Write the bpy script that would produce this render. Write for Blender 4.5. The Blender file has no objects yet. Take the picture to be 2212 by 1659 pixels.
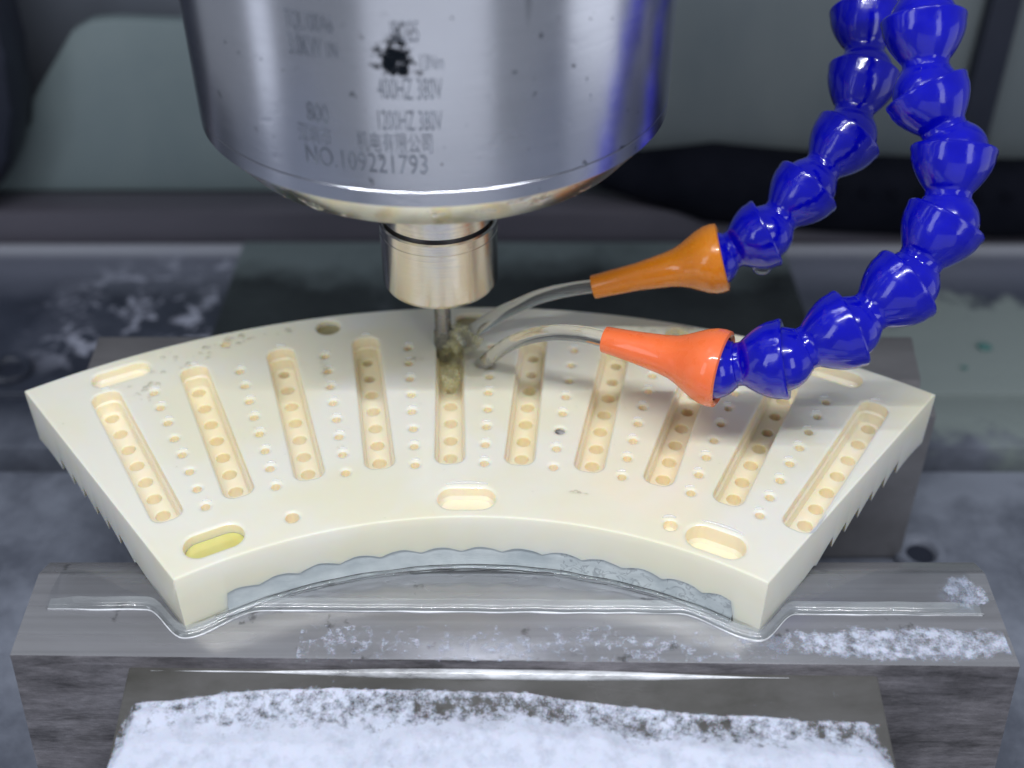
import bpy, bmesh, math, random
import numpy as np
from mathutils import Vector, Matrix, noise as mn
from mathutils.geometry import delaunay_2d_cdt
random.seed(7)
S = 0.177                      # all lengths below are in camera heights above the plate; S turns them into metres
scene = bpy.context.scene
COL = scene.collection
R = math.radians

# ------------------------------------------------------------------ camera
TH = 0.66873
cd = bpy.data.cameras.new('camera')
cam = bpy.data.objects.new('camera', cd); COL.objects.link(cam)
cam.location = (0, 0, 1.0 * S)
cam.rotation_euler = (math.pi / 2 - TH, 0, 0)
cd.sensor_width = 36; cd.lens = 2522.46 / 2212 * 36
cd.clip_start = 0.01; cd.clip_end = 20
cd.dof.use_dof = True; cd.dof.focus_distance = 1.44 * S; cd.dof.aperture_fstop = 9
scene.camera = cam

# ------------------------------------------------------------------ light
scene.view_settings.view_transform = 'Standard'
scene.view_settings.look = 'None'
scene.view_settings.exposure = 0
scene.cycles.diffuse_bounces = 8; scene.cycles.max_bounces = 16; scene.cycles.transparent_max_bounces = 16
scene.view_settings.gamma = 1
w = bpy.data.worlds.new('World'); scene.world = w; w.use_nodes = True
w.node_tree.nodes['Background'].inputs[0].default_value = (0.66, 0.71, 0.80, 1)
w.node_tree.nodes['Background'].inputs[1].default_value = 0.30

def area(name, loc, target, sx, sy, power, color=(1, 1, 1), data=None):
    if data is None:
        data = bpy.data.lights.new(name, 'AREA'); data.shape = 'RECTANGLE'
        data.size = sx * S; data.size_y = sy * S; data.energy = power; data.color = color
    o = bpy.data.objects.new(name, data); COL.objects.link(o)
    o.location = Vector(loc) * S
    o.rotation_euler = (Vector(target) - Vector(loc)).to_track_quat('-Z', 'Y').to_euler()
    return o
led = None
NLED = 44
for i in range(NLED):          # the machine's LED bar: a row of single emitters above and in front
    x = (i - (NLED - 1) / 2) * 0.062
    o = area('led_light', (x - 0.05, 0.18, 2.35), (x - 0.05, 1.2, 0), 0.030, 0.030, 1.95 / NLED, (0.95, 0.97, 1.0), led)
    led = o.data
area('added_softbox', (-2.5, -0.9, 1.5), (-0.1, 1.36, 0.4), 0.8, 2.2, 0.55, (0.85, 0.90, 1.0))  # two softboxes added out of view, for streaks on the spindle
area('added_softbox', (1.9, -1.9, 1.4), (-0.1, 1.36, 0.4), 0.9, 2.2, 0.55, (0.90, 0.93, 1.0))
area('added_side_light', (-2.35, 0.62, -0.1), (-0.1, 1.36, 0.3), 0.45, 1.5, 0.045, (0.86, 0.90, 1.0))  # added panels low at both sides, mirrored as bands in the spindle
area('added_side_light', (2.35, 0.75, -0.1), (-0.1, 1.36, 0.3), 1.2, 1.5, 0.12, (0.90, 0.93, 1.0))
area('added_front_light', (0.0, -2.3, -0.5), (-0.1, 1.36, 0.4), 3.6, 1.8, 0.26, (0.9, 0.93, 1.0))  # added low panel, brightens what the spindle mirrors from the front

# ------------------------------------------------------------------ materials
def new_mat(name):
    m = bpy.data.materials.new(name); m.use_nodes = True
    nt = m.node_tree
    return m, nt, nt.nodes['Principled BSDF']
def N(nt, t, **kw):
    n = nt.nodes.new(t)
    for k, v in kw.items(): setattr(n, k, v)
    return n
def coords(nt, scale=(1, 1, 1), loc=(0, 0, 0)):
    c = N(nt, 'ShaderNodeTexCoord'); mp = N(nt, 'ShaderNodeMapping')
    mp.inputs['Scale'].default_value = [s / S for s in scale]; mp.inputs['Location'].default_value = loc
    nt.links.new(c.outputs['Object'], mp.inputs['Vector'])
    return mp.outputs['Vector']
def noise(nt, vec, scale, detail=4, rough=0.55, dist=0):
    n = N(nt, 'ShaderNodeTexNoise')
    n.inputs['Scale'].default_value = scale; n.inputs['Detail'].default_value = detail
    n.inputs['Roughness'].default_value = rough; n.inputs['Distortion'].default_value = dist
    nt.links.new(vec, n.inputs['Vector'])
    return n.outputs['Fac']
def ramp(nt, fac, stops):
    r = N(nt, 'ShaderNodeValToRGB'); e = r.color_ramp.elements
    while len(e) < len(stops): e.new(0.5)
    for el, (p, c) in zip(e, stops):
        el.position = p; el.color = (*c, 1) if len(c) == 3 else c
    nt.links.new(fac, r.inputs['Fac'])
    return r.outputs['Color']
def g(v): return (v, v, v)
def mix(nt, fac, a, b, mode='MIX'):
    m = N(nt, 'ShaderNodeMix', data_type='RGBA', blend_type=mode)
    if isinstance(fac, (int, float)): m.inputs[0].default_value = fac
    else: nt.links.new(fac, m.inputs[0])
    for i, v in ((6, a), (7, b)):
        if isinstance(v, tuple): m.inputs[i].default_value = (*v, 1)
        else: nt.links.new(v, m.inputs[i])
    return m.outputs[2]
def mth(nt, op, a, b=0.0):
    m = N(nt, 'ShaderNodeMath', operation=op)
    for i, v in ((0, a), (1, b)):
        if isinstance(v, (int, float)): m.inputs[i].default_value = v
        else: nt.links.new(v, m.inputs[i])
    return m.outputs[0]
def bump(nt, bs, h, strength, dist):
    b = N(nt, 'ShaderNodeBump'); b.inputs['Strength'].default_value = strength
    b.inputs['Distance'].default_value = dist * S
    nt.links.new(h, b.inputs['Height']); nt.links.new(b.outputs['Normal'], bs.inputs['Normal'])
    return b
def ball(nt, c, rad, sq=(1, 1, 1)):
    """1 at the point c, 0 beyond rad (object space)"""
    t = N(nt, 'ShaderNodeTexCoord'); mp = N(nt, 'ShaderNodeMapping', vector_type='TEXTURE')
    mp.inputs['Location'].default_value = [v * S for v in c]
    mp.inputs['Scale'].default_value = [rad * S * q for q in sq]
    nt.links.new(t.outputs['Object'], mp.inputs['Vector'])
    l = N(nt, 'ShaderNodeVectorMath', operation='LENGTH'); nt.links.new(mp.outputs['Vector'], l.inputs[0])
    return mth(nt, 'SUBTRACT', 1.0, l.outputs['Value'])

# wet cream ceramic: a milky film on the open faces, bare warm cream in the pockets
def ceramic(name, ca, cb, sss, coat):
    m, nt, b = new_mat(name)
    v = coords(nt)
    n1 = noise(nt, v, 3.4, 4, 0.55, 0.4)
    nt.links.new(ramp(nt, n1, [(0.44, ca), (0.56, cb)]), b.inputs['Base Color'])
    b.inputs['Roughness'].default_value = 0.42
    b.inputs['Subsurface Weight'].default_value = sss
    b.inputs['Subsurface Radius'].default_value = (1.0, 0.62, 0.28)
    b.inputs['Subsurface Scale'].default_value = 0.0025
    b.inputs['Coat Weight'].default_value = coat; b.inputs['Coat Roughness'].default_value = 0.05; b.inputs['Coat IOR'].default_value = 1.5
    bump(nt, b, noise(nt, v, 60, 3), 0.12, 0.002)
    nb = N(nt, 'ShaderNodeBump'); nb.inputs['Strength'].default_value = 0.10; nb.inputs['Distance'].default_value = 0.004 * S
    nt.links.new(noise(nt, v, 16, 3), nb.inputs['Height']); nt.links.new(nb.outputs['Normal'], b.inputs['Coat Normal'])
    return m
CER = ceramic('wet_ceramic', (0.825, 0.795, 0.625), (0.835, 0.817, 0.72), 0.45, 1.0)
CER_IN = ceramic('bare_ceramic', (0.90, 0.815, 0.60), (0.90, 0.83, 0.66), 0.8, 0.25)

# blue grey adhesive film
ADH, nt, b = new_mat('adhesive_film')
v = coords(nt)
n1 = noise(nt, v, 22, 4, 0.6)
c1 = ramp(nt, n1, [(0.3, (0.42, 0.475, 0.50)), (0.7, (0.60, 0.65, 0.66))])
vs = coords(nt, (1, 1, 1.2))
ink = ramp(nt, noise(nt, vs, 60, 2, 0.5, 1.4), [(0.52, g(0)), (0.57, g(1)), (0.62, g(0))])
xx = N(nt, 'ShaderNodeTexCoord'); sp = N(nt, 'ShaderNodeSeparateXYZ'); nt.links.new(xx.outputs['Object'], sp.inputs[0])
side = mth(nt, 'GREATER_THAN', sp.outputs[0], 0.06 * S)
c2 = mix(nt, mth(nt, 'MULTIPLY', mth(nt, 'MULTIPLY', ink, side), 0.45), c1, (0.06, 0.07, 0.10))
nt.links.new(c2, b.inputs['Base Color']); b.inputs['Roughness'].default_value = 0.3
b.inputs['Coat Weight'].default_value = 0.6; b.inputs['Coat Roughness'].default_value = 0.08
bump(nt, b, n1, 0.5, 0.004)

# ground steel of the spindle: turning marks round the axis, pits, the black stain
def steel(name, base, rough, marks=0.25, pits=0.0, stain=False, tint=None):
    m, nt, b = new_mat(name)
    b.inputs['Metallic'].default_value = 1.0
    vz = coords(nt, (1.2, 1.2, 60))
    fine = noise(nt, vz, 5, 5, 0.7)
    vo = coords(nt)
    big = noise(nt, coords(nt, (1, 1, 2)), 4, 3)
    rr = ramp(nt, fine, [(0.3, g(rough * 0.9)), (0.7, g(rough * 1.12))])
    nt.links.new(rr, b.inputs['Roughness'])
    col = ramp(nt, big, [(0.3, tuple(x * 0.88 for x in base)), (0.7, base)])
    if stain:
        sm = mth(nt, 'ADD', ball(nt, (-0.113, 1.08, 0.556), 0.060, (0.70, 1.4, 1.1)), mth(nt, 'MULTIPLY', mth(nt, 'SUBTRACT', noise(nt, vo, 46, 6, 0.8), 0.5), 3.2))
        k = ramp(nt, sm, [(0.62, g(0)), (0.80, g(1))])
        col = mix(nt, k, col, (0.012, 0.016, 0.022))
        # a few vertical scratches and dark flecks
        vs = coords(nt, (26, 26, 1.6))
        sc = ramp(nt, noise(nt, vs, 1.0, 2, 0.5), [(0.655, g(0)), (0.70, g(1))])
        gate = ramp(nt, ball(nt, (-0.03, 1.08, 0.51), 0.16), [(0.0, g(0)), (0.3, g(0.55))])
        col = mix(nt, mth(nt, 'MULTIPLY', sc, gate), col, (0.10, 0.11, 0.13))
        fl = ramp(nt, noise(nt, vo, 95, 2, 0.5), [(0.71, g(0)), (0.75, g(0.7))])
        col = mix(nt, fl, col, (0.06, 0.065, 0.08))
    nt.links.new(col, b.inputs['Base Color'])
    h = fine
    if pits:
        vp = coords(nt, (1, 1, 1.6))
        p = ramp(nt, noise(nt, vp, 26, 4, 0.65), [(0.58, g(1)), (0.72, g(0))])
        h = mth(nt, 'ADD', mth(nt, 'MULTIPLY', fine, marks), mth(nt, 'MULTIPLY', p, pits))
        bump(nt, b, h, 0.5, 0.003)
    else:
        bump(nt, b, h, marks, 0.0012)
    return m
ST_BODY = steel('spindle_steel', (0.74, 0.76, 0.84), 0.22, 0.03, 0.06, True)
ST_CONE = steel('wet_cone_steel', (0.92, 0.92, 0.90), 0.17, 0.1, 4.0)
ST_NUT = steel('polished_steel', (0.72, 0.68, 0.63), 0.17, 0.25)
ST_DARK = steel('dark_steel', (0.10, 0.10, 0.11), 0.4)
ST_TOOL = steel('carbide', (0.30, 0.30, 0.31), 0.26, 0.3)
GRIND, nt, b = new_mat('grinding_grit')
nt.links.new(ramp(nt, noise(nt, coords(nt), 300, 2), [(0.3, (0.10, 0.10, 0.085)), (0.7, (0.30, 0.29, 0.24))]), b.inputs['Base Color'])
b.inputs['Metallic'].default_value = 0.5; b.inputs['Roughness'].default_value = 0.5
ENG, nt, b = new_mat('engraving')
nt.links.new(ramp(nt, noise(nt, coords(nt), 60, 3), [(0.35, (0.20, 0.22, 0.26)), (0.65, (0.36, 0.39, 0.45))]), b.inputs['Base Color'])
b.inputs['Metallic'].default_value = 0.9; b.inputs['Roughness'].default_value = 0.45

def plastic(name, col, col2, rough, sss=0.0, sc=6, bstr=0.15):
    m, nt, b = new_mat(name)
    v = coords(nt)
    nt.links.new(ramp(nt, noise(nt, v, sc, 4, 0.6), [(0.35, col), (0.7, col2)]), b.inputs['Base Color'])
    nt.links.new(ramp(nt, noise(nt, v, 45, 4, 0.6), [(0.4, g(rough * 0.6)), (0.62, g(rough * 1.7))]), b.inputs['Roughness'])
    b.inputs['Coat Weight'].default_value = 0.6; b.inputs['Coat Roughness'].default_value = 0.035; b.inputs['Specular IOR Level'].default_value = 0.36
    if sss:
        b.inputs['Subsurface Weight'].default_value = sss; b.inputs['Subsurface Radius'].default_value = (1, 0.4, 0.15)
        b.inputs['Subsurface Scale'].default_value = 0.002
    bump(nt, b, noise(nt, v, 70, 4, 0.6), bstr, 0.003)
    return m
BLUE = plastic('blue_plastic', (0.0008, 0.0010, 0.33), (0.002, 0.003, 0.46), 0.16, 0, 14)
AMBER = plastic('amber_plastic', (0.60, 0.17, 0.006), (0.72, 0.24, 0.012), 0.28, 0.25)
CORAL = plastic('coral_plastic', (0.86, 0.155, 0.04), (0.92, 0.20, 0.06), 0.34, 0.25)
RUBBER, nt, b = new_mat('black_rubber')
nt.links.new(ramp(nt, noise(nt, coords(nt), 9, 3), [(0.3, (0.003, 0.004, 0.008)), (0.7, (0.007, 0.008, 0.014))]), b.inputs['Base Color'])
b.inputs['Roughness'].default_value = 0.9; b.inputs['Specular IOR Level'].default_value = 0.08

def grime(name, stops, scale, stretch=(1, 1, 1), rough=(0.25, 0.5), metal=0.0, bs=0.3, bd=0.004, detail=6, dist=0.3, extra=None, spec=0.5):
    m, nt, b = new_mat(name)
    v = coords(nt, stretch)
    n = noise(nt, v, scale, detail, 0.62, dist)
    c = ramp(nt, n, stops)
    if extra: c = extra(nt, c)
    nt.links.new(c, b.inputs['Base Color'])
    nt.links.new(ramp(nt, noise(nt, v, scale * 1.7, 3), [(0.3, g(rough[0])), (0.7, g(rough[1]))]), b.inputs['Roughness'])
    b.inputs['Metallic'].default_value = metal
    b.inputs['Specular IOR Level'].default_value = spec
    bump(nt, b, noise(nt, v, scale * 4, 5, 0.7), bs, bd)
    return m
def jaw_extra(nt, c):
    vo = coords(nt)
    lines = ramp(nt, noise(nt, coords(nt, (0.25, 30, 30)), 3, 3, 0.6), [(0.35, g(0.88)), (0.65, g(1.06))])
    c = mix(nt, 1.0, c, lines, 'MULTIPLY')
    spots = ramp(nt, noise(nt, vo, 28, 4, 0.6), [(0.64, g(0)), (0.70, g(0.65))])
    return mix(nt, spots, c, (0.075, 0.07, 0.068))
JAW = grime('milled_jaw', [(0.3, (0.35, 0.347, 0.362)), (0.6, (0.46, 0.465, 0.495)), (0.8, (0.54, 0.55, 0.59))], 5, (0.35, 1.6, 1.6), (0.17, 0.32), 0.62, 0.15, 0.0015, extra=jaw_extra)
DULL = grime('dull_jaw', [(0.3, (0.14, 0.135, 0.14)), (0.7, (0.26, 0.255, 0.265))], 6, (0.6, 1, 1), (0.25, 0.4), 0.4, 0.2, 0.002)
def rough_extra(nt, c):
    s = ramp(nt, noise(nt, coords(nt, (0.55, 3, 3.2)), 13, 7, 0.8, 0.15), [(0.34, g(0.35)), (0.66, g(1.4))])
    return mix(nt, 1.0, c, s, 'MULTIPLY')
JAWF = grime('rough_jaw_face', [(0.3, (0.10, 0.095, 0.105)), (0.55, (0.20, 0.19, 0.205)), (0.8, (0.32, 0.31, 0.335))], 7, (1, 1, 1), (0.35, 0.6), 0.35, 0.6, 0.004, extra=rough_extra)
SHELF = grime('wet_shelf', [(0.3, (0.070, 0.068, 0.060)), (0.55, (0.125, 0.122, 0.118)), (0.8, (0.17, 0.168, 0.168))], 9, (0.5, 1, 1), (0.16, 0.3), 0.2, 0.2, 0.002)
def table_extra(nt, c):
    # white foam flecks left, pale scum right
    xx = N(nt, 'ShaderNodeTexCoord'); sp = N(nt, 'ShaderNodeSeparateXYZ'); nt.links.new(xx.outputs['Object'], sp.inputs[0])
    far = ramp(nt, mth(nt, 'DIVIDE', sp.outputs[1], S * 2.5), [(0.835, g(0)), (0.88, g(1))])
    c = mix(nt, mth(nt, 'MULTIPLY', far, 0.75), c, (0.19, 0.205, 0.265))
    edge = ramp(nt, mth(nt, 'DIVIDE', sp.outputs[1], S * 2.5), [(0.902, g(0)), (0.916, g(0.95))])  # reflection on the wet far lip, put in as pale colour
    c = mix(nt, edge, c, (0.46, 0.48, 0.55))
    fl = ramp(nt, noise(nt, coords(nt, (1, 1.0, 1)), 18, 4, 0.6, 0.5), [(0.50, g(0)), (0.60, g(1))])
    gate = ramp(nt, ball(nt, (-0.62, 2.02, -0.42), 0.42, (1, 0.75, 1)), [(0.0, g(0)), (0.35, g(1.0))])
    c = mix(nt, mth(nt, 'MULTIPLY', fl, gate), c, (0.36, 0.38, 0.47))
    near = ramp(nt, mth(nt, 'DIVIDE', sp.outputs[1], S * 2.5), [(0.62, g(1)), (0.70, g(0))])
    scum = ramp(nt, noise(nt, coords(nt), 5, 6, 0.65), [(0.38, g(0.35)), (0.62, g(1))])
    c = mix(nt, mth(nt, 'MULTIPLY', near, scum), c, (0.27, 0.295, 0.36))
    gr = ramp(nt, mth(nt, 'ADD', ball(nt, (0.96, 1.86, -0.42), 0.36, (1, 0.85, 1)), mth(nt, 'MULTIPLY', mth(nt, 'SUBTRACT', noise(nt, coords(nt), 11, 4, 0.6), 0.5), 1.1)), [(0.12, g(0)), (0.3, g(1))])
    return mix(nt, gr, c, (0.23, 0.27, 0.265))
TABLE = grime('wet_table', [(0.35, (0.022, 0.027, 0.042)), (0.55, (0.045, 0.053, 0.078)), (0.75, (0.09, 0.10, 0.135))], 4, (1, 1, 1), (0.25, 0.5), 0.0, 0.4, 0.006, extra=table_extra)
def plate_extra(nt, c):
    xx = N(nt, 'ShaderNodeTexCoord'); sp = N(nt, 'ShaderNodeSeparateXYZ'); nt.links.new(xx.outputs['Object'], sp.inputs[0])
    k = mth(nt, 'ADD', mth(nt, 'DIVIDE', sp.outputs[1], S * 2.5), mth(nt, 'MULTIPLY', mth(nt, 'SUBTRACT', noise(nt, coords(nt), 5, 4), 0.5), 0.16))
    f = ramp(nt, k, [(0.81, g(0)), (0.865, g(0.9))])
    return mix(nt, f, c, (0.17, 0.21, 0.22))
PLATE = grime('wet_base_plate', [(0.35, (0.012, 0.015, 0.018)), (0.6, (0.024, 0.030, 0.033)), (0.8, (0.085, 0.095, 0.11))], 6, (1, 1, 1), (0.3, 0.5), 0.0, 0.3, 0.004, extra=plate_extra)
WALL_L = grime('green_grey_enamel', [(0.3, (0.17, 0.222, 0.24)), (0.7, (0.215, 0.268, 0.278))], 3, (1, 1, 1), (0.4, 0.6), 0, 0.05, 0.002)
WALL_G = grime('lilac_grey_enamel', [(0.3, (0.12, 0.138, 0.172)), (0.7, (0.15, 0.165, 0.20))], 2, (1, 1, 1), (0.4, 0.6), 0, 0.05, 0.002)
WALL_R = grime('dark_grey_enamel', [(0.3, (0.125, 0.152, 0.172)), (0.7, (0.178, 0.205, 0.215))], 2, (1, 1, 0.5), (0.35, 0.55), 0, 0.05, 0.002)
BROWN = grime('brown_grey_rail', [(0.3, (0.085, 0.083, 0.105)), (0.7, (0.12, 0.113, 0.14))], 4, (0.4, 1, 1), (0.35, 0.5), 0.2, 0.1, 0.002)
NAVY = grime('navy_rubber', [(0.3, (0.010, 0.014, 0.028)), (0.7, (0.022, 0.027, 0.046))], 3, (1, 1, 1), (0.5, 0.7), 0, 0.1, 0.002)

FOAM, nt, b = new_mat('coolant_foam')
v = coords(nt)
nn = noise(nt, v, 50, 6, 0.7)
c = ramp(nt, nn, [(0.30, (0.46, 0.495, 0.60)), (0.55, (0.62, 0.66, 0.785))])
nt.links.new(c, b.inputs['Base Color']); b.inputs['Roughness'].default_value = 0.55
b.inputs['Subsurface Weight'].default_value = 0.3; b.inputs['Subsurface Scale'].default_value = 0.0015
at = N(nt, 'ShaderNodeAttribute', attribute_name='cover')
ln = noise(nt, v, 85, 6, 0.75)
vo_ = N(nt, 'ShaderNodeTexVoronoi'); vo_.inputs['Scale'].default_value = 42; nt.links.new(v, vo_.inputs['Vector'])
cells = ramp(nt, vo_.outputs['Distance'], [(0.18, g(0)), (0.42, g(1))])
al = mth(nt, 'ADD', at.outputs['Fac'], mth(nt, 'ADD', mth(nt, 'MULTIPLY', mth(nt, 'SUBTRACT', ln, 0.5), 2.7), mth(nt, 'MULTIPLY', mth(nt, 'SUBTRACT', cells, 0.7), 0.25)))
nt.links.new(ramp(nt, al, [(0.10, g(0)), (0.78, g(1))]), b.inputs['Alpha'])
bump(nt, b, mth(nt, 'ADD', nn, ln), 0.25, 0.004)
MILK_GLINT, nt, b = new_mat('milky_glint_water')  # milky white; on the shelf bead it also stands in for the glint
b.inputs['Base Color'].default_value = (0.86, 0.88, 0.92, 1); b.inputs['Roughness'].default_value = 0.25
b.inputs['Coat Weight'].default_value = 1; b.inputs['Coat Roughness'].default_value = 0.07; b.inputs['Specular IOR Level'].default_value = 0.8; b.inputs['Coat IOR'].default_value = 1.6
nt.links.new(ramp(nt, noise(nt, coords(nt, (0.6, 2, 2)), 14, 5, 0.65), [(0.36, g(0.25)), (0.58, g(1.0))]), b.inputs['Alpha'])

def clear(name, tint=(1, 1, 1), gl=1.0, rough=0.02, bst=0.15):
    """thin water film: passes light, mirrors by Fresnel"""
    m, nt, b = new_mat(name)
    out = nt.nodes['Material Output']; nt.nodes.remove(b)
    tr = N(nt, 'ShaderNodeBsdfTransparent'); tr.inputs[0].default_value = (*tint, 1)
    go = N(nt, 'ShaderNodeBsdfGlossy'); go.inputs['Roughness'].default_value = rough
    fr = N(nt, 'ShaderNodeFresnel'); fr.inputs['IOR'].default_value = 1.36
    bb = N(nt, 'ShaderNodeBump'); bb.inputs['Strength'].default_value = bst; bb.inputs['Distance'].default_value = 0.003 * S
    nt.links.new(noise(nt, coords(nt), 40, 2), bb.inputs['Height'])
    nt.links.new(bb.outputs[0], go.inputs['Normal']); nt.links.new(bb.outputs[0], fr.inputs['Normal'])
    ms = N(nt, 'ShaderNodeMixShader')
    nt.links.new(mth(nt, 'MULTIPLY', fr.outputs[0], gl), ms.inputs[0]); nt.links.new(tr.outputs[0], ms.inputs[1]); nt.links.new(go.outputs[0], ms.inputs[2])
    nt.links.new(ms.outputs[0], out.inputs['Surface'])
    return m
FILM = clear('water_film', (0.97, 0.98, 0.985), 2.6, 0.09, 0.03)
GLINT, nt, b = new_mat('rim_glint')  # pale half-clear colour that stands in for highlights on wet rims
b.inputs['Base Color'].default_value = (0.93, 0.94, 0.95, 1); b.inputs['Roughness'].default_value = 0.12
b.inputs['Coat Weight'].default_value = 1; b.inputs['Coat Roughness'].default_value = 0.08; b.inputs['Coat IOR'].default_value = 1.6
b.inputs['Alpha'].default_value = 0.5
BUB = clear('bubble_film', (0.99, 0.99, 0.985), 0.7)
WATER, nt, b = new_mat('coolant_water')
b.inputs['Base Color'].default_value = (1.0, 0.99, 0.93, 1); b.inputs['Roughness'].default_value = 0.0
b.inputs['IOR'].default_value = 1.333; b.inputs['Transmission Weight'].default_value = 0.95
bump(nt, b, noise(nt, coords(nt), 26, 2), 0.35, 0.004)
SPLASH, nt, b = new_mat('turbid_splash')
nt.links.new(ramp(nt, noise(nt, coords(nt), 60, 4, 0.6), [(0.3, (0.88, 0.83, 0.36)), (0.7, (0.95, 0.93, 0.66))]), b.inputs['Base Color'])
b.inputs['Roughness'].default_value = 0.15; b.inputs['Coat Weight'].default_value = 1.0
nt.links.new(ramp(nt, noise(nt, coords(nt), 34, 5, 0.7), [(0.38, g(0.04)), (0.68, g(0.55))]), b.inputs['Alpha'])
bump(nt, b, noise(nt, coords(nt), 70, 4), 0.8, 0.006)
YEL, nt, b = new_mat('yellow_coolant')
nt.links.new(ramp(nt, noise(nt, coords(nt), 14, 3), [(0.35, (0.60, 0.55, 0.17)), (0.7, (0.70, 0.65, 0.25))]), b.inputs['Base Color'])
b.inputs['Roughness'].default_value = 0.12; b.inputs['Subsurface Weight'].default_value = 0.4; b.inputs['Subsurface Scale'].default_value = 0.003
b.inputs['Coat Weight'].default_value = 1.0
OLIVE, nt, b = new_mat('olive_coolant')
nt.links.new(ramp(nt, noise(nt, coords(nt), 20, 3), [(0.35, (0.27, 0.24, 0.11)), (0.7, (0.36, 0.32, 0.17))]), b.inputs['Base Color'])
b.inputs['Roughness'].default_value = 0.12; b.inputs['Coat Weight'].default_value = 0.6
PLUG, nt, b = new_mat('grey_plug')
nt.links.new(ramp(nt, noise(nt, coords(nt), 90, 3), [(0.4, (0.10, 0.10, 0.10)), (0.6, (0.42, 0.41, 0.42))]), b.inputs['Base Color'])
b.inputs['Roughness'].default_value = 0.3
TEAL, nt, b = new_mat('teal_chip')
nt.links.new(ramp(nt, noise(nt, coords(nt), 40, 2), [(0.3, (0.06, 0.17, 0.16)), (0.7, (0.09, 0.22, 0.21))]), b.inputs['Base Color'])

# ------------------------------------------------------------------ object helpers
def tag(o, label=None, cat=None, group=None, kind=None):
    for k, val in (('label', label), ('category', cat), ('group', group), ('kind', kind)):
        if val: o[k] = val
    return o
def empty(name, loc=(0, 0, 0)):
    o = bpy.data.objects.new(name, None); COL.objects.link(o)
    o.location = Vector(loc) * S; o.empty_display_size = 0.01
    return o
def finish(me, mats, angle=32):
    for m in (mats if isinstance(mats, (list, tuple)) else [mats]): me.materials.append(m)
    me.shade_smooth(); me.set_sharp_from_angle(angle=R(angle))
def link(name, me, parent=None, loc=None):
    o = bpy.data.objects.new(name, me); COL.objects.link(o)
    if parent:
        o.parent = parent
        o.matrix_parent_inverse = Matrix.Translation(-parent.location)
    if loc is not None: o.location = loc
    return o
def from_bm(name, bm, mats, parent=None, angle=32, recalc=True):
    if recalc: bmesh.ops.recalc_face_normals(bm, faces=bm.faces[:])
    me = bpy.data.meshes.new(name); bm.to_mesh(me); bm.free()
    me.transform(Matrix.Scale(S, 4)); finish(me, mats, angle)
    return link(name, me, parent)
def from_py(name, vs, fs, mats, parent=None, angle=32, recalc=True):
    bm = bmesh.new(); bv = [bm.verts.new(q) for q in vs]
    for f in fs:
        try: bm.faces.new([bv[i] for i in f])
        except ValueError: pass
    return from_bm(name, bm, mats, parent, angle, recalc)
def lathe_py(prof, axis0, direction=(0, 0, 1), n=64, caps=True):
    """prof: (radius, distance along axis)"""
    q = Vector(direction).normalized().to_track_quat('Z', 'Y').to_matrix()
    a0 = Vector(axis0); vs = []; fs = []
    for r_, t in prof:
        for k in range(n):
            a = 2 * math.pi * k / n
            vs.append(a0 + q @ Vector((r_ * math.cos(a), r_ * math.sin(a), t)))
    for i in range(len(prof) - 1):
        for k in range(n):
            fs.append((i * n + k, i * n + (k + 1) % n, (i + 1) * n + (k + 1) % n, (i + 1) * n + k))
    if caps:
        fs.append(tuple(range(n))); fs.append(tuple((len(prof) - 1) * n + k for k in range(n)))
    return vs, fs
def lathe(name, prof, axis0, mats, parent=None, direction=(0, 0, 1), n=64, caps=True, angle=32):
    return from_py(name, *lathe_py(prof, axis0, direction, n, caps), mats, parent, angle)
def tube_py(path, radii, n=20, flat=None):
    vs = []; fs = []; m = len(path); up = Vector((0, 0, 1))
    for i, p in enumerate(path):
        t = (path[min(i + 1, m - 1)] - path[max(i - 1, 0)]).normalized()
        s_ = t.cross(up)
        if s_.length < 1e-4: s_ = Vector((1, 0, 0))
        s_.normalize(); u_ = s_.cross(t)
        for k in range(n):
            a = 2 * math.pi * k / n
            vs.append(p + (s_ * math.cos(a) * (flat[i] if flat else 1) + u_ * math.sin(a)) * radii[i])
    for i in range(m - 1):
        for k in range(n):
            fs.append((i * n + k, i * n + (k + 1) % n, (i + 1) * n + (k + 1) % n, (i + 1) * n + k))
    fs.append(tuple(range(n))); fs.append(tuple((m - 1) * n + k for k in range(n)))
    return vs, fs
def loft(name, left, right, mats, parent=None, bev=0.0, segs=1, angle=32):
    """prism whose (y,z) outline runs from x=left[0] to x=right[0]"""
    bm = bmesh.new()
    a = [bm.verts.new((left[0][i] if isinstance(left[0], list) else left[0], y, z)) for i, (y, z) in enumerate(left[1])]
    c = [bm.verts.new((right[0][i] if isinstance(right[0], list) else right[0], y, z)) for i, (y, z) in enumerate(right[1])]
    n = len(a)
    for i in range(n): bm.faces.new((a[i], a[(i + 1) % n], c[(i + 1) % n], c[i]))
    bm.faces.new(a); bm.faces.new(c)
    bmesh.ops.recalc_face_normals(bm, faces=bm.faces[:])
    if bev: bmesh.ops.bevel(bm, geom=bm.edges[:], offset=bev, segments=segs, profile=0.5, affect='EDGES')
    return from_bm(name, bm, mats, parent, angle)
def box(name, x0, x1, y0, y1, z0, z1, mats, parent=None, bev=0.004, segs=2):
    return loft(name, (x0, [(y0, z0), (y0, z1), (y1, z1), (y1, z0)]), (x1, [(y0, z0), (y0, z1), (y1, z1), (y1, z0)]), mats, parent, bev, segs)

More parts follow.
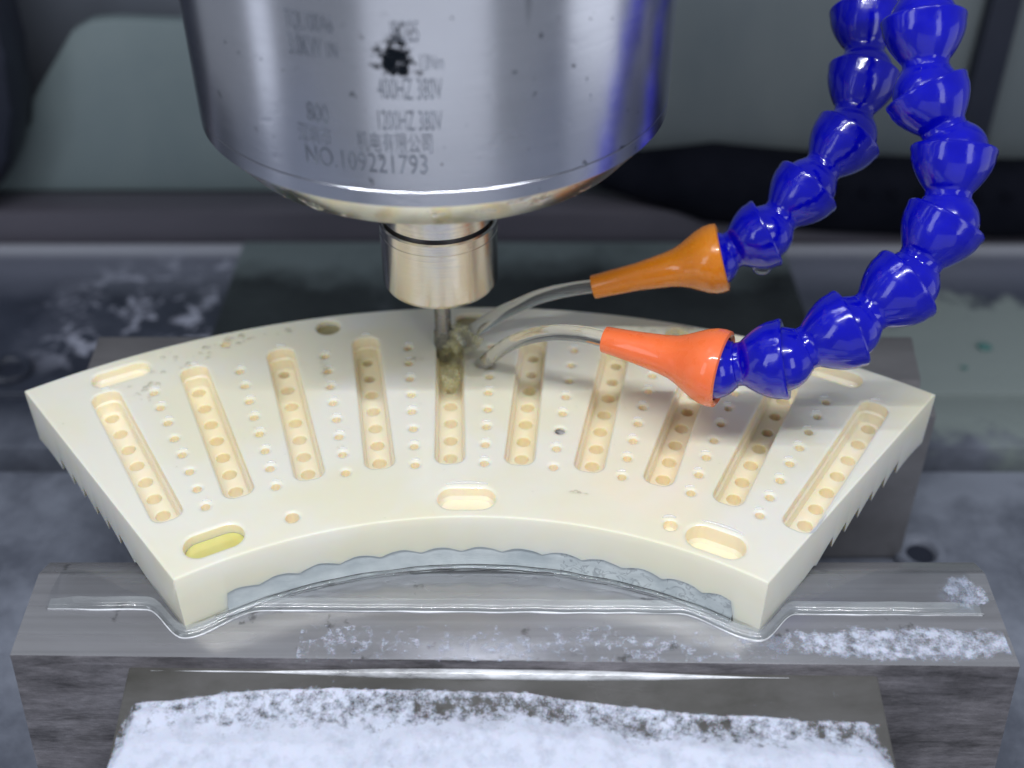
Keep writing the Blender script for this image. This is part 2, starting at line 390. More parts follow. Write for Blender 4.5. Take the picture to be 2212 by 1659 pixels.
# ------------------------------------------------------------------ setting: table and walls of the machine
ZT = -0.42
def land(y0, y1):
    pass
sec = [(-0.2, -0.60), (-0.2, ZT), (1.545, ZT), (1.55, -0.50), (1.605, -0.50), (1.61, ZT), (1.752, ZT), (1.755, -0.432), (1.768, -0.432), (1.771, ZT), (2.31, ZT), (2.335, -0.428), (2.345, -0.45), (2.345, -0.60)]
o = loft('machine_table', (-2.2, sec), (2.2, sec), TABLE, None, 0.004, 2); tag(o, kind='structure')
o = box('back_wall', -2.6, 2.6, 2.62, 2.70, -0.9, 2.0, WALL_G); tag(o, kind='structure')
o = box('floor', -2.6, 2.6, -0.6, 2.62, -0.95, -0.90, NAVY); tag(o, kind='structure')
o = loft('table_rail', (-2.2, [(2.352, -0.62), (2.352, -0.356), (2.38, -0.350), (2.44, -0.350), (2.44, -0.62)]), (2.2, [(2.352, -0.62), (2.352, -0.356), (2.38, -0.350), (2.44, -0.350), (2.44, -0.62)]), BROWN, None, 0.004, 2)
tag(o, 'long brown grey rail along the far edge of the wet machine table', 'rail')
def prism_xz(name, pts, y0, y1, mats, parent=None, bev=0.006):
    bm = bmesh.new()
    a = [bm.verts.new((x, y0, z)) for x, z in pts]; c = [bm.verts.new((x, y1, z)) for x, z in pts]; n = len(a)
    for i in range(n): bm.faces.new((a[i], a[(i + 1) % n], c[(i + 1) % n], c[i]))
    bm.faces.new(a); bm.faces.new(c)
    bmesh.ops.recalc_face_normals(bm, faces=bm.faces[:])
    bmesh.ops.bevel(bm, geom=bm.edges[:], offset=bev, segments=2, profile=0.5, affect='EDGES')
    return from_bm(name, bm, mats, parent)
o = prism_xz('sheet_panel', [(-1.45, -0.36), (-1.10, -0.19), (-1.082, -0.13), (-0.955, 0.030), (-0.91, 0.052), (-0.86, 0.056), (0.05, 0.02), (0.05, -0.36)], 2.46, 2.50, WALL_L)
tag(o, 'pale green grey sheet metal panel left behind the spindle with a slanted top', 'panel')
o = prism_xz('sheet_panel', [(0.05, -0.60), (0.05, 1.4), (2.4, 1.4), (2.4, -0.60)], 2.52, 2.56, WALL_R, None, 0.01)
tag(o, 'dark grey sheet metal panel behind the two blue hoses', 'panel')
o = prism_xz('cover_strip', [(1.03, -0.60), (1.03, 1.2), (1.075, 1.2), (1.11, -0.60)], 2.47, 2.515, NAVY, None, 0.008)
tag(o, 'narrow dark upright strip on the dark grey panel right of the hoses', 'strip')
o = prism_xz('machine_column', [(-1.9, -0.31), (-1.165, -0.30), (-1.10, -0.20), (-1.06, -0.09), (-1.04, 0.04), (-1.035, 0.2), (-1.05, 1.2), (-1.9, 1.2)], 2.30, 2.45, NAVY, None, 0.03)
tag(o, 'dark navy column with a curved edge at the far left of the machine', 'column')
# black cable chain sagging behind the hoses
path = []
for i in range(25):
    t = i / 24; x = 0.12 + 1.6 * t
    path.append(Vector((x, 2.40, -0.262 - 0.10 * t - 0.030 * math.sin(math.pi * min(1, t * 1.2)))))
rad = [0.020 + 0.072 * min(1, i / 5) for i in range(25)]
root = empty('cable_chain', (0.8, 2.40, -0.33)); tag(root, 'black cable chain lying along the back wall behind the blue hoses', 'cable chain')
from_py('chain_cover', *tube_py(path, rad, 24), RUBBER, root)
link_me = None
for i in range(16):
    t = 0.30 + 0.040 * i; k = t * 24; j = int(k); p = path[j].lerp(path[j + 1], k - j)
    vs, fs = lathe_py([(0.004, 0), (0.0115, 0.002), (0.0115, 0.012), (0.007, 0.014), (0.006, 0.008)], (0, 0, 0), (0, -0.85, 0.5), 14)
    if link_me is None:
        q = from_py('chain_link', vs, fs, RUBBER, root); link_me = q.data
    else:
        q = link('chain_link', link_me, root)
    q.location = (p + Vector((0, -0.078, 0.046))) * S

# ------------------------------------------------------------------ vise
vise = empty('machine_vise', (0, 1.2, ZT)); tag(vise, 'grey steel machine vise holding the cream ceramic plate on its two jaws', 'vise')
ZB = -0.087
# base plate reaching back under the spindle
bm = bmesh.new()
pl = [(-0.592, 1.372), (0.592, 1.372), (0.594, 2.17), (0.55, 2.21), (-0.592, 2.21)]
a = [bm.verts.new((x, y, ZT + 0.001)) for x, y in pl]; c_ = [bm.verts.new((x, y, -0.345)) for x, y in pl]
for i in range(5): bm.faces.new((a[i], a[(i + 1) % 5], c_[(i + 1) % 5], c_[i]))
bm.faces.new(a); bm.faces.new(c_)
bmesh.ops.recalc_face_normals(bm, faces=bm.faces[:])
bmesh.ops.bevel(bm, geom=bm.edges[:], offset=0.008, segments=2, profile=0.5, affect='EDGES')
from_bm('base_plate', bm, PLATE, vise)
L = [(1.030, -0.40), (1.030, -0.104), (1.001, ZB - 0.003), (0.9950, ZB), (0.8683, ZB), (0.8665, -0.0985), (0.8335, -0.2593), (0.805, -0.40)]
Rr = [(1.030, -0.40), (1.030, -0.104), (1.001, ZB - 0.003), (0.9945, ZB), (0.8517, ZB), (0.8500, -0.0985), (0.8200, -0.2406), (0.79, -0.40)]
jl = [-0.590, -0.5915, -0.5905, -0.5900, -0.5834, -0.5834, -0.5834, -0.5834]
jr = [0.590, 0.5912, 0.5905, 0.590, 0.5848, 0.5848, 0.5848, 0.5848]
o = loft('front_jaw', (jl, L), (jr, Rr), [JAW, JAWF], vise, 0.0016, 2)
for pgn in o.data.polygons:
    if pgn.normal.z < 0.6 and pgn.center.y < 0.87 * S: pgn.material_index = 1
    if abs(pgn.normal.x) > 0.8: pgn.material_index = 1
SL = [(0.880, -0.104), (0.8605, -0.1035), (0.750, -0.1289), (0.45, -0.1979), (0.45, -0.41), (0.880, -0.41)]
SR = [(0.870, -0.104), (0.8475, -0.1035), (0.740, -0.1282), (0.44, -0.1972), (0.44, -0.41), (0.870, -0.41)]
loft('front_shelf', (-0.4475, SL), (0.4239, SR), SHELF, vise, 0.004, 2)
sec = [(1.372, -0.34), (1.372, -0.100), (1.386, ZB), (1.497, ZB), (1.497, -0.34)]
loft('rear_jaw', ([-0.646, -0.646, -0.6475, -0.6543, -0.6543], sec), ([0.617, 0.614, 0.6174, 0.6331, 0.6331], sec), DULL, vise, 0.0025, 2)
sec2 = [(1.330, -0.415), (1.345, -0.125), (1.371, -0.115), (1.371, -0.415)]
loft('jaw_face_plate', (-0.63, sec2), (0.638, sec2), DULL, vise, 0.003, 2)
# bolts on the table
def bolt(x, y, label):
    root = empty('clamp_bolt', (x, y, ZT)); tag(root, label, 'bolt')
    lathe('bolt_head', [(0.044, 0), (0.044, 0.010), (0.040, 0.016), (0.028, 0.016), (0.024, 0.012), (0.022, 0.004), (0.0, 0.004)], (x, y, ZT), TABLE, root, n=32, caps=False)
    lathe('socket', [(0.0215, 0.0045), (0.0215, 0.0065), (0.0, 0.0065)], (x, y, ZT), NAVY, root, n=16, caps=False)
bolt(-0.995, 1.835, 'round dark bolt head on the wet table at the left picture edge')
bolt(0.672, 1.335, 'round bolt head half hidden behind the right end of the front jaw')
for x, y, s_ in ((0.962, 1.915, 0.013), (0.90, 1.845, 0.006), (1.12, 1.80, 0.009)):
    bm = bmesh.new(); bmesh.ops.create_icosphere(bm, subdivisions=2, radius=s_)
    for q in bm.verts: q.co = Vector((q.co.x * 1.2, q.co.y, q.co.z * 0.35)) * (1 + 0.35 * mn.noise(q.co * 60)) + Vector((x, y, ZT + 0.004))
    o = from_bm('plastic_chip', bm, TEAL)
    tag(o, {0.013: 'largest teal chip in the pale scum right of the hoses', 0.006: 'smallest teal chip, left of the other two in the pale scum', 0.009: 'middle sized teal chip near the right picture edge'}[s_], 'chip', 'teal chips on the table')

# ------------------------------------------------------------------ ceramic plate
AX, AY, RO, RI = -0.05047, 0.40559, 1.0481, 0.6008
def pol(r_, a, z=0.0): return Vector((AX + r_ * math.sin(a), AY + r_ * math.cos(a), z))
def frame(a): return Vector((math.sin(a), math.cos(a), 0)), Vector((math.cos(a), -math.sin(a), 0))
def rrect(r_, a, hl, hw, rad, off=0.0, z=0.0, n=7, er=None):
    """rounded rectangle loop centred at polar (r,a), hl along the radius, hw across"""
    c0 = pol(r_, a, z); e1, e2 = frame(a) if er is None else er
    hl += off; hw += off; rad = max(0.0005, min(rad + off, hl, hw)); out = []
    for sx, sy, st in ((1, 1, 0), (-1, 1, 90), (-1, -1, 180), (1, -1, 270)):
        for k in range(n):
            t = R(st + 90 * k / (n - 1))
            out.append(c0 + e1 * (sx * (hl - rad) + rad * math.cos(t)) + e2 * (sy * (hw - rad) + rad * math.sin(t)))
    return out
def circ(cx, r_, z=None, n=20):
    return [Vector((cx.x + r_ * math.cos(2 * math.pi * k / n), cx.y + r_ * math.sin(2 * math.pi * k / n), cx.z if z is None else z)) for k in range(n)]
plate = empty('ceramic_plate', (AX + 0.03, AY + 0.8, ZB)); tag(plate, 'fan shaped cream ceramic plate with ten radial slots and rows of holes, wet with coolant', 'ceramic plate')
bm = bmesh.new()
def ring(pts): return [bm.verts.new(p) for p in pts]
def bridge(a, c):
    n = len(a)
    for i in range(n): bm.faces.new((a[i], a[(i + 1) % n], c[(i + 1) % n], c[i]))
def edges_of(vs):
    n = len(vs); out = []
    for i in range(n):
        e = bm.edges.get((vs[i], vs[(i + 1) % n])) or bm.edges.new((vs[i], vs[(i + 1) % n]))
        out.append(e)
    return out
def inside(p, poly):
    r_ = False; n = len(poly); j = n - 1
    for i in range(n):
        (xi, yi), (xj, yj) = poly[i], poly[j]
        if (yi > p[1]) != (yj > p[1]) and p[0] < (xj - xi) * (p[1] - yi) / (yj - yi) + xi: r_ = not r_
        j = i
    return r_
def fill(loops):
    """triangles inside the first loop and outside the others"""
    vsx = [v_ for l in loops for v_ in l]; polys = [[(v_.co.x, v_.co.y) for v_ in l] for l in loops]
    boxes = [(min(p[0] for p in q), max(p[0] for p in q), min(p[1] for p in q), max(p[1] for p in q)) for q in polys]
    ed = []; k = 0
    for l in loops:
        n = len(l); ed += [(k + i, k + (i + 1) % n) for i in range(n)]; k += n
    ov, oe, of, orig, _, _ = delaunay_2d_cdt([Vector((v_.co.x, v_.co.y)) for v_ in vsx], ed, [], 0, 1e-7)
    for f in of:
        c_ = (sum(ov[i].x for i in f) / len(f), sum(ov[i].y for i in f) / len(f))
        if not inside(c_, polys[0]): continue
        if any(x0 <= c_[0] <= x1 and y0 <= c_[1] <= y1 and inside(c_, q) for q, (x0, x1, y0, y1) in zip(polys[1:], boxes[1:])): continue
        try: bm.faces.new([vsx[orig[i][0]] for i in f])
        except (ValueError, IndexError): pass
AOL, AOR, AIL, AIR = 0.02244 - 0.6544, 0.02244 + 0.6223, 0.02244 - 0.6142, 0.02244 + 0.5824
out = []; zb = []
tips = [0.19 + 0.083 * k for k in range(7)]
def tooth(t):
    if t < tips[0]: return ZB - 0.001 + 0.004 * math.sin(math.pi * t / tips[0])
    for k in range(6):
        if t < tips[k + 1]:
            q = (t - tips[k]) / 0.083
            return ZB + 0.024 * (1 - q) ** 0.8 * (1 if q > 0.02 else 0)
    q = (t - tips[6]) / (1 - tips[6])
    return ZB + 0.010 * max(0, 1 - q * 3)
NO = 140
for k in range(NO): out.append(pol(RO, AOL + (AOR - AOL) * k / (NO - 1))); zb.append(ZB)
for k in range(1, 150):
    t = k / 150; out.append(pol(RO, AOR).lerp(pol(RI, AIR), t)); zb.append(tooth(t))
NI = 220
for k in range(NI):
    a = AIR + (AIL - AIR) * k / (NI - 1); out.append(pol(RI, a))
    f = min(max((a + 0.505) / 0.006, 0), 1) * min(max((0.548 - a) / 0.006, 0), 1)
    wv = -0.0590 + 0.0075 * abs(math.sin(math.pi * (a + 0.02) / 0.083)) + 0.0012 * mn.noise(Vector((a * 40, 0, 3)))
    zb.append(ZB * (1 - f) + wv * f)
for k in range(1, 150):
    t = 1 - k / 150; out.append(pol(RO, AOL).lerp(pol(RI, AIL), t)); zb.append(tooth(t))
def inset(pts, d):
    n = len(pts); res = []
    for i in range(n):
        a, p, c = pts[i - 1], pts[i], pts[(i + 1) % n]
        n1 = (p - a).normalized(); n2 = (c - p).normalized()
        m1 = Vector((n1.y, -n1.x, 0)); m2 = Vector((n2.y, -n2.x, 0)); m = (m1 + m2)
        m = m / max(0.3, m.length_squared / 2) if m.length > 1e-6 else m1
        res.append(p + m * d)
    return res
WELL = []
t0 = ring(inset(out, 0.0030)); t1 = ring([Vector((p.x, p.y, -0.0008)) for p in inset(out, 0.0009)]); t2 = ring([Vector((p.x, p.y, -0.0030)) for p in out])
t3 = ring([Vector((p.x, p.y, z)) for p, z in zip(out, zb)])
bridge(t0, t1); bridge(t1, t2); bridge(t2, t3); fill([t3])
outer_faces = set(bm.faces)
top_loops = [t0]
def rim(loopf, levels):
    """stack of loops from the top surface down; returns the last one"""
    prev = None
    for off, z in levels:
        cur = ring(loopf(off, z))
        if prev is None: top = cur
        else: bridge(prev, cur)
        prev = cur
    return top, prev
def dip(r0, w_, d_):
    return [(r0 + w_ * u_, -d_ * (1 - u_) ** 2) for u_ in (1, 0.88, 0.7, 0.52, 0.36, 0.2, 0.0)]
SA0, SD = 0.0218, 0.1258
hole_r = [0.9655, 0.9272, 0.8895, 0.8525, 0.8160, 0.7800, 0.7450]
DEEP = {2: (0,), 3: (0, 1), 4: (0, 1, 2), 5: (0, 1), 6: (0, 1), 7: (0, 1, 2), 8: (1, 2)}
ZS = -0.034
for k in range(10):
    a = SA0 + (k - 4.5) * SD
    rc = 0.8407; hl = 0.1425; hw = 0.0196; rd = 0.0150
    top, low = rim(lambda off, z: rrect(rc, a, hl, hw, rd, off, z), dip(0, 0.0036, 0.0013) + [(-0.0003, -0.0165), (-0.0030, -0.0185), (-0.0034, ZS + 0.002), (-0.0048, ZS)])
    top_loops.append(top); fl = [low]
    for i, hr in enumerate(hole_r):
        c0 = pol(hr, a, ZS); deep = i in DEEP.get(k, ())
        r0 = 0.0080 if deep else 0.0094
        lv = [(r0 + 0.0007, ZS), (r0, ZS - 0.0008)]
        if deep: lv += [(r0, ZS - 0.046)]
        else: lv += [(r0, ZS - 0.0170), (r0 * 0.9, ZS - 0.0190), (r0 * 0.5, ZS - 0.0202)]
        loops = [ring(circ(c0, r_, z, 20)) for r_, z in lv]
        for q in range(len(loops) - 1): bridge(loops[q], loops[q + 1])
        bm.faces.new(loops[-1]); fl.append(loops[0])
    fill(fl)
small_r = [0.9493 - 0.0358 * i for i in range(8)]
PLUGC = None
for k in range(9):
    a = SA0 + (k - 4.0) * SD
    for i, hr in enumerate(small_r):
        c0 = pol(hr, a + random.uniform(-0.0006, 0.0006)); r0 = 0.0058
        if k == 5 and i == 5: r0 = 0.0070; PLUGC = c0
        deep = (k == 7 and i in (2, 3)) or (k == 8 and i in (1, 2)) or (k == 3 and i == 0) or (k == 5 and i == 5)
        lv = dip(r0, 0.0052, 0.0017) + ([(r0, -0.034)] if deep else [(r0, -0.0120), (r0 * 0.85, -0.0138), (r0 * 0.4, -0.0144)])
        loops = [ring(circ(c0, r_, z, 18)) for r_, z in lv]
        for q in range(len(loops) - 1): bridge(loops[q], loops[q + 1])
        bm.faces.new(loops[-1]); top_loops.append(loops[0])
OB = [(1.0120, -0.5120, -0.016, 0.031, 0.0165), (0.6383, -0.4928, -0.042, 0.026, 0.0195), (0.6342, -0.0088, -0.018, 0.0255, 0.0190), (0.6320, 0.4790, -0.026, 0.026, 0.0195), (1.0150, 0.5160, -0.020, 0.031, 0.0165), (1.0150, -0.0095, -0.030, 0.0150, 0.0165)]
for rr_, a, dz, hl, hw in OB:       # obround pockets, long axis along the arc
    e1, e2 = frame(a)
    top, low = rim(lambda off, z: rrect(rr_, a, hl + hw * 0.55, hw, hw, off, z, 10, (e2, e1)), dip(0, 0.0046, 0.0017) + [(-0.0006, dz + 0.004), (-0.0045, dz)])
    top_loops.append(top); bm.faces.new(low)
RH = [(1.0198, -0.2176, 0.0180, -0.030), (1.0198, 0.2906, 0.0180, -0.014), (1.0200, -0.3638, 0.0068, -0.010), (0.6381, -0.3436, 0.0086, -0.022), (0.6350, 0.3880, 0.0088, -0.012)]
for rr_, a, r0, dz in RH:
    c0 = pol(rr_, a)
    loops = [ring(circ(c0, r_, z, 32)) for r_, z in dip(r0, 0.0046, 0.0016) + [(r0 * 0.98, dz + 0.002), (r0 * 0.85, dz)]]
    for q in range(len(loops) - 1): bridge(loops[q], loops[q + 1])
    bm.faces.new(loops[-1]); top_loops.append(loops[0])
for f in bm.faces:
    if f not in outer_faces and min(q.co.z for q in f.verts) < -0.0020: f.material_index = 1
fill(top_loops)
bm.normal_update()
o = from_bm('plate_body', bm, [CER, CER_IN], plate, 34)
for pgn in o.data.polygons:
    if pgn.normal.z > 0.9999 and pgn.center.z > -1e-6: pgn.use_smooth = False
# film of adhesive under the inner arc
vs = []; fs = []
na = 160
for k in range(na + 1):
    a = -0.503 + (0.546 + 0.503) * k / na
    for j, (dr, z) in enumerate(((0.006, -0.047), (0.0022, -0.0555), (0.0012, -0.066), (0.0006, -0.077), (-0.0030, -0.0862), (0.010, -0.0862), (0.012, -0.047))):
        wob = 0.0016 * mn.noise(Vector((a * 22, z * 60, 1.0)))
        vs.append(pol(RI + dr + (wob if 0 < j < 5 else 0), a, z))
    if k:
        for j in range(7):
            j2 = (j + 1) % 7
            fs.append(((k - 1) * 7 + j, (k - 1) * 7 + j2, k * 7 + j2, k * 7 + j))
fs.append(tuple(range(7))); fs.append(tuple(na * 7 + j for j in range(7)))
o = from_py('adhesive_layer', vs, fs, ADH, plate, 60); o['label'] = 'wavy blue grey adhesive film under the inner curve'
lathe('hole_plug', [(0.0, -0.004), (0.004, -0.0035), (0.0068, -0.0045), (0.0068, -0.015)], PLUGC, PLUG, plate, n=18, caps=False)['label'] = 'dark grey plug in one small hole'
# coolant standing in the pockets
def pool(name, loop, mat, label):
    o = from_py(name, loop, [tuple(range(len(loop)))], mat); tag(o, label, 'coolant pool', 'pools of coolant in the plate')
def pocket_pool(i, z, mat, label):
    rr_, a, dz, hl, hw = OB[i]; e1, e2 = frame(a)
    pool('coolant_pool', rrect(rr_, a, hl + hw * 0.55, hw, hw, -0.0005, z, 10, (e2, e1)), mat, label)
pocket_pool(1, -0.015, YEL, 'bright yellow coolant pool in the pocket at the near left corner of the plate')
pocket_pool(5, -0.009, OLIVE, 'olive coolant pool in the oval pocket behind the milling tool')
pool('coolant_pool', circ(pol(RH[0][0], RH[0][1]), RH[0][2] - 0.0004, -0.010, 28), OLIVE, 'olive coolant pool in the large round hole left of the milling tool')

# ------------------------------------------------------------------ spindle
PX, PY = -0.0985, 1.36
PX0 = PX; PX = PX0 + 0.004; RS = 1.016
spin = empty('spindle', (PX, PY, 0.343)); tag(spin, 'big polished steel milling spindle with engraved lettering and a black stain', 'spindle')
lathe('housing', [(0.0, 0.95), (0.2820 * RS, 0.95), (0.2820 * RS, 0.4062), (0.2817 * RS, 0.4058), (0.270, 0.4058)], (PX, PY, 0), ST_BODY, spin, n=192, caps=False, angle=25)
lathe('nose_ring', [(0.270, 0.4045), (0.2815 * RS, 0.4047), (0.2818 * RS, 0.4044), (0.2818 * RS, 0.3875), (0.2808 * RS, 0.3862)], (PX, PY, 0), ST_BODY, spin, n=192, caps=False, angle=25)
lathe('nose_cone', [(0.2808 * RS, 0.3862), (0.2500, 0.3450), (0.2485, 0.3440), (0.0, 0.3440)], (PX, PY, 0), ST_CONE, spin, n=192, caps=False, angle=25)
PX = PX0
chuck = empty('collet_chuck', (PX, PY, 0.112)); tag(chuck, 'bright steel collet nut below the spindle, gripping the milling tool', 'collet chuck')
lathe('upper_ring', [(0.0744, 0.3439), (0.0744, 0.2180), (0.0735, 0.2172), (0.060, 0.2172)], (PX, PY, 0), ST_NUT, chuck, n=96, caps=False)
lathe('seal_groove', [(0.0700, 0.2171), (0.0700, 0.2100)], (PX, PY, 0), ST_DARK, chuck, n=64, caps=False)
lathe('clamping_nut', [(0.060, 0.2125), (0.0770, 0.2125), (0.0795, 0.2105), (0.0795, 0.1990), (0.0788, 0.1985), (0.0788, 0.1965), (0.0795, 0.1960), (0.0790, 0.1180), (0.0765, 0.1130), (0.0740, 0.1120), (0.014, 0.1120)], (PX, PY, 0), ST_NUT, chuck, n=128, caps=False, angle=25)
tool = empty('grinding_pin', (PX, PY, -0.03)); tag(tool, 'slim grey grinding pin standing in the fifth slot under the collet nut', 'milling tool')
lathe('shank', [(0.0118, 0.1135), (0.0118, 0.030), (0.0122, 0.026)], (PX, PY, 0), ST_TOOL, tool, n=40, caps=False)
lathe('grit_tip', [(0.0122, 0.0262), (0.0136, 0.022), (0.0136, -0.022), (0.0120, -0.0260), (0.0, -0.0260)], (PX, PY, 0), GRIND, tool, n=40, caps=False)

def engrave(body, a0, a1, z0, z1, slant=0.0, weight=0.0):
    cu = bpy.data.curves.new('engraved_text', 'FONT'); cu.body = body; cu.size = 1.0; cu.resolution_u = 3
    cu.offset = weight
    tmp = bpy.data.objects.new('tmp_text', cu); COL.objects.link(tmp)
    dg = bpy.context.evaluated_depsgraph_get()
    me = bpy.data.meshes.new_from_object(tmp.evaluated_get(dg))
    bpy.data.objects.remove(tmp); bpy.data.curves.remove(cu)
    co = np.array([v_.co[:] for v_ in me.vertices])
    mnx, mxx = co[:, 0].min(), co[:, 0].max(); mny, mxy = co[:, 1].min(), co[:, 1].max()
    for v_ in me.vertices:
        u_ = (v_.co.x - mnx) / (mxx - mnx); q = (v_.co.y - mny) / (mxy - mny)
        a = a0 + (a1 - a0) * u_; z = z0 + (z1 - z0) * q + slant * u_
        v_.co = Vector((PX + 0.004 + 0.28232 * RS * math.sin(a), PY - 0.28232 * RS * math.cos(a), z)) * S
    me.materials.append(ENG); me.name = 'engraved_text'
    return link('engraved_text', me, spin)
engrave('TQL100A6', -0.451, -0.271, 0.5665, 0.589)
engrave('ISO25', -0.072, 0.021, 0.5665, 0.587)
engrave('3.0KW', -0.448, -0.318, 0.5435, 0.5655)
engrave('1N', -0.300, -0.262, 0.546, 0.562)
engrave('13Nm', 0.022, 0.100, 0.5385, 0.554)
engrave('400HZ 380V', -0.130, 0.092, 0.5075, 0.530)
engrave('800', -0.405, -0.320, 0.474, 0.496)
engrave('1200HZ 380V', -0.136, 0.088, 0.4745, 0.496)
engrave('深圳市', -0.453, -0.318, 0.4495, 0.4715)
engrave('机电有限公司', -0.221, 0.050, 0.4495, 0.4720)
engrave('NO.109221793', -0.430, 0.029, 0.4262, 0.4480)

# ------------------------------------------------------------------ blue jointed coolant hoses
SEG = [(0.85, -0.09), (0.95, -0.125), (1.03, -0.115), (1.06, -0.07), (1.06, 0.0), (1.035, 0.08), (1.02, 0.26), (0.955, 0.46), (0.855, 0.66), (0.74, 0.84), (0.645, 0.97), (0.590, 1.04), (0.575, 1.10), (0.575, 1.21), (0.602, 1.222), (0.615, 1.235)]
PITCH = 1.84
for k in range(9):
    t = R(132.5 - k * 9); SEG.append((0.845 * math.sin(t), PITCH + 0.845 * math.cos(t)))
SEG.append((0.66, PITCH + 0.30))
def hose(pts, rb, label, nozzle_mat, tip, nz_label):
    pts = [Vector(p) for p in pts]
    root = empty('coolant_hose', pts[0]); tag(root, label, 'coolant hose', 'blue jointed coolant hoses')
    me = None
    for i in range(len(pts) - 1):
        d = pts[i + 1] - pts[i]
        if me is None:
            vs, fs = lathe_py([(r_ * rb, t * rb) for r_, t in SEG], (0, 0, 0), (0, 0, 1), 40, True)
            o = from_py('hose_segment', vs, fs, BLUE, root, 28); me = o.data
        else: o = link('hose_segment', me, root)
        q = d.normalized().to_track_quat('Z', 'Y')
        o.rotation_mode = 'QUATERNION'; o.rotation_quaternion = q
        o.location = pts[i] * S; o.scale = (1, 1, d.length / (PITCH * rb))
    j = pts[-1]; d = Vector(tip) - j; ln = d.length / rb
    prof = [(0.86, -0.22), (0.95, -0.30), (1.03, -0.26), (1.05, -0.10), (1.03, 0.10), (0.95, 0.35), (0.82, 0.60), (0.69, 0.85), (0.59, 1.10), (0.53, 1.40), (0.48, 1.80), (0.42, 2.3), (0.365, ln - 0.03), (0.355, ln), (0.25, ln), (0.24, ln - 0.5)]
    o = lathe('nozzle', [(r_ * rb, t * rb) for r_, t in prof], j, nozzle_mat, root, d, 48, False, 28); o['label'] = nz_label
    return root, d.normalized()
HA = [(0.4871, 1.4050, 0.548), (0.4904, 1.3590, 0.4760), (0.4942, 1.3061, 0.4100), (0.5244, 1.2584, 0.3570), (0.5152, 1.21, 0.2893), (0.4718, 1.1723, 0.2254), (0.4038, 1.1436, 0.1811), (0.3265, 1.1288, 0.1463), (0.2480, 1.1430, 0.1235)]
HB = [(0.4900, 1.6300, 0.473), (0.4852, 1.5719, 0.4050), (0.4791, 1.5092, 0.3453), (0.4541, 1.4473, 0.2831), (0.399, 1.4045, 0.229), (0.3425, 1.37, 0.1773), (0.2760, 1.3614, 0.1421)]
TA = (0.1181, 1.2044, 0.1209); TB = (0.1138, 1.3712, 0.0901)
_, dA = hose(HA, 0.0468, 'nearer blue jointed coolant hose ending in a coral orange nozzle', CORAL, TA, 'coral orange nozzle')
_, dB = hose(HB, 0.0458, 'farther blue jointed coolant hose ending in an amber nozzle', AMBER, TB, 'amber orange nozzle')

# ------------------------------------------------------------------ water
def bez(p0, p1, p2, n=40): return [p0 * (1 - t) ** 2 + p1 * 2 * t * (1 - t) + p2 * t * t for t in [i / n for i in range(n + 1)]]
def jet(p0, p1, p2, r0, r1, flare, label):
    path = bez(Vector(p0), Vector(p1), Vector(p2)); n = len(path)
    rad = [r0 + (r1 - r0) * i / (n - 1) + flare * max(0, (i / (n - 1) - 0.88) / 0.12) ** 2 for i in range(n)]
    for i in range(n): path[i] += Vector((0, 0, 0.0014 * mn.noise(Vector((i * 0.16, r0 * 900, 0)))))
    root = empty('water_jet', p0); tag(root, label, 'water jet')
    from_py('stream', *tube_py(path, rad, 28), WATER, root, 60)
    e = path[-1]; q = [(0.0, 0.0042), (r1 * 1.1, 0.0038), (r1 * 1.8, 0.0024), (r1 * 2.5, 0.0010), (r1 * 3.0, 0.0003)]
    vs, fs = lathe_py(q, (0, 0, 0), (0, 0, 1), 36, False)
    vs = [Vector((v_.x * (1 + 0.3 * mn.noise(v_ * 40)), v_.y * (1 + 0.3 * mn.noise(v_ * 40)), v_.z * (1 + 0.5 * mn.noise(v_ * 90)))) + Vector((e.x - 0.004, e.y - 0.004, 0.0004)) for v_ in vs]
    from_py('splash_ring', vs, fs, FILM, root, 60)
jet(Vector(TA) - dA * 0.01, (0.020, 1.250, 0.128), (-0.046, 1.314, -0.009), 0.0112, 0.0098, 0.002, 'clear coolant jet from the coral nozzle arching onto the plate')
jet(Vector(TB) - dB * 0.01, (0.012, 1.372, 0.082), (-0.072, 1.364, 0.004), 0.0092, 0.0110, 0.006, 'clear coolant jet from the amber nozzle hitting beside the milling tool')
# turbid splash in the slot round the tool
bm = bmesh.new(); bmesh.ops.create_icosphere(bm, subdivisions=5, radius=1.0)
sa = SA0 - 0.5 * SD; e1, e2 = frame(sa)
for q in bm.verts:
    p = q.co.copy(); nz = 1 + 0.45 * mn.noise(p * 2.2) + 0.25 * mn.noise(p * 6.0)
    q.co = pol(0.925, sa, -0.016) + e1 * p.x * 0.052 * nz + e2 * p.y * 0.0175 + Vector((0, 0, p.z * 0.019 * nz))
o = from_bm('coolant_splash', bm, SPLASH, None, 60); tag(o, 'turbid yellowish coolant splash in the slot in front of the milling tool', 'splash')
bm = bmesh.new(); bmesh.ops.create_icosphere(bm, subdivisions=5, radius=1.0)
for q in bm.verts:
    p = q.co.copy(); nz = 1 + 0.5 * mn.noise(p * 2.0 + Vector((4, 1, 0))) + 0.25 * mn.noise(p * 6.5)
    q.co = Vector((PX + 0.022, PY + 0.002, 0.006)) + Vector((p.x * 0.026 * nz, p.y * 0.022 * nz, p.z * 0.020 * nz))
o = from_bm('coolant_splash', bm, SPLASH, None, 60); tag(o, 'small yellowish coolant splash right beside the tip of the milling tool', 'splash')
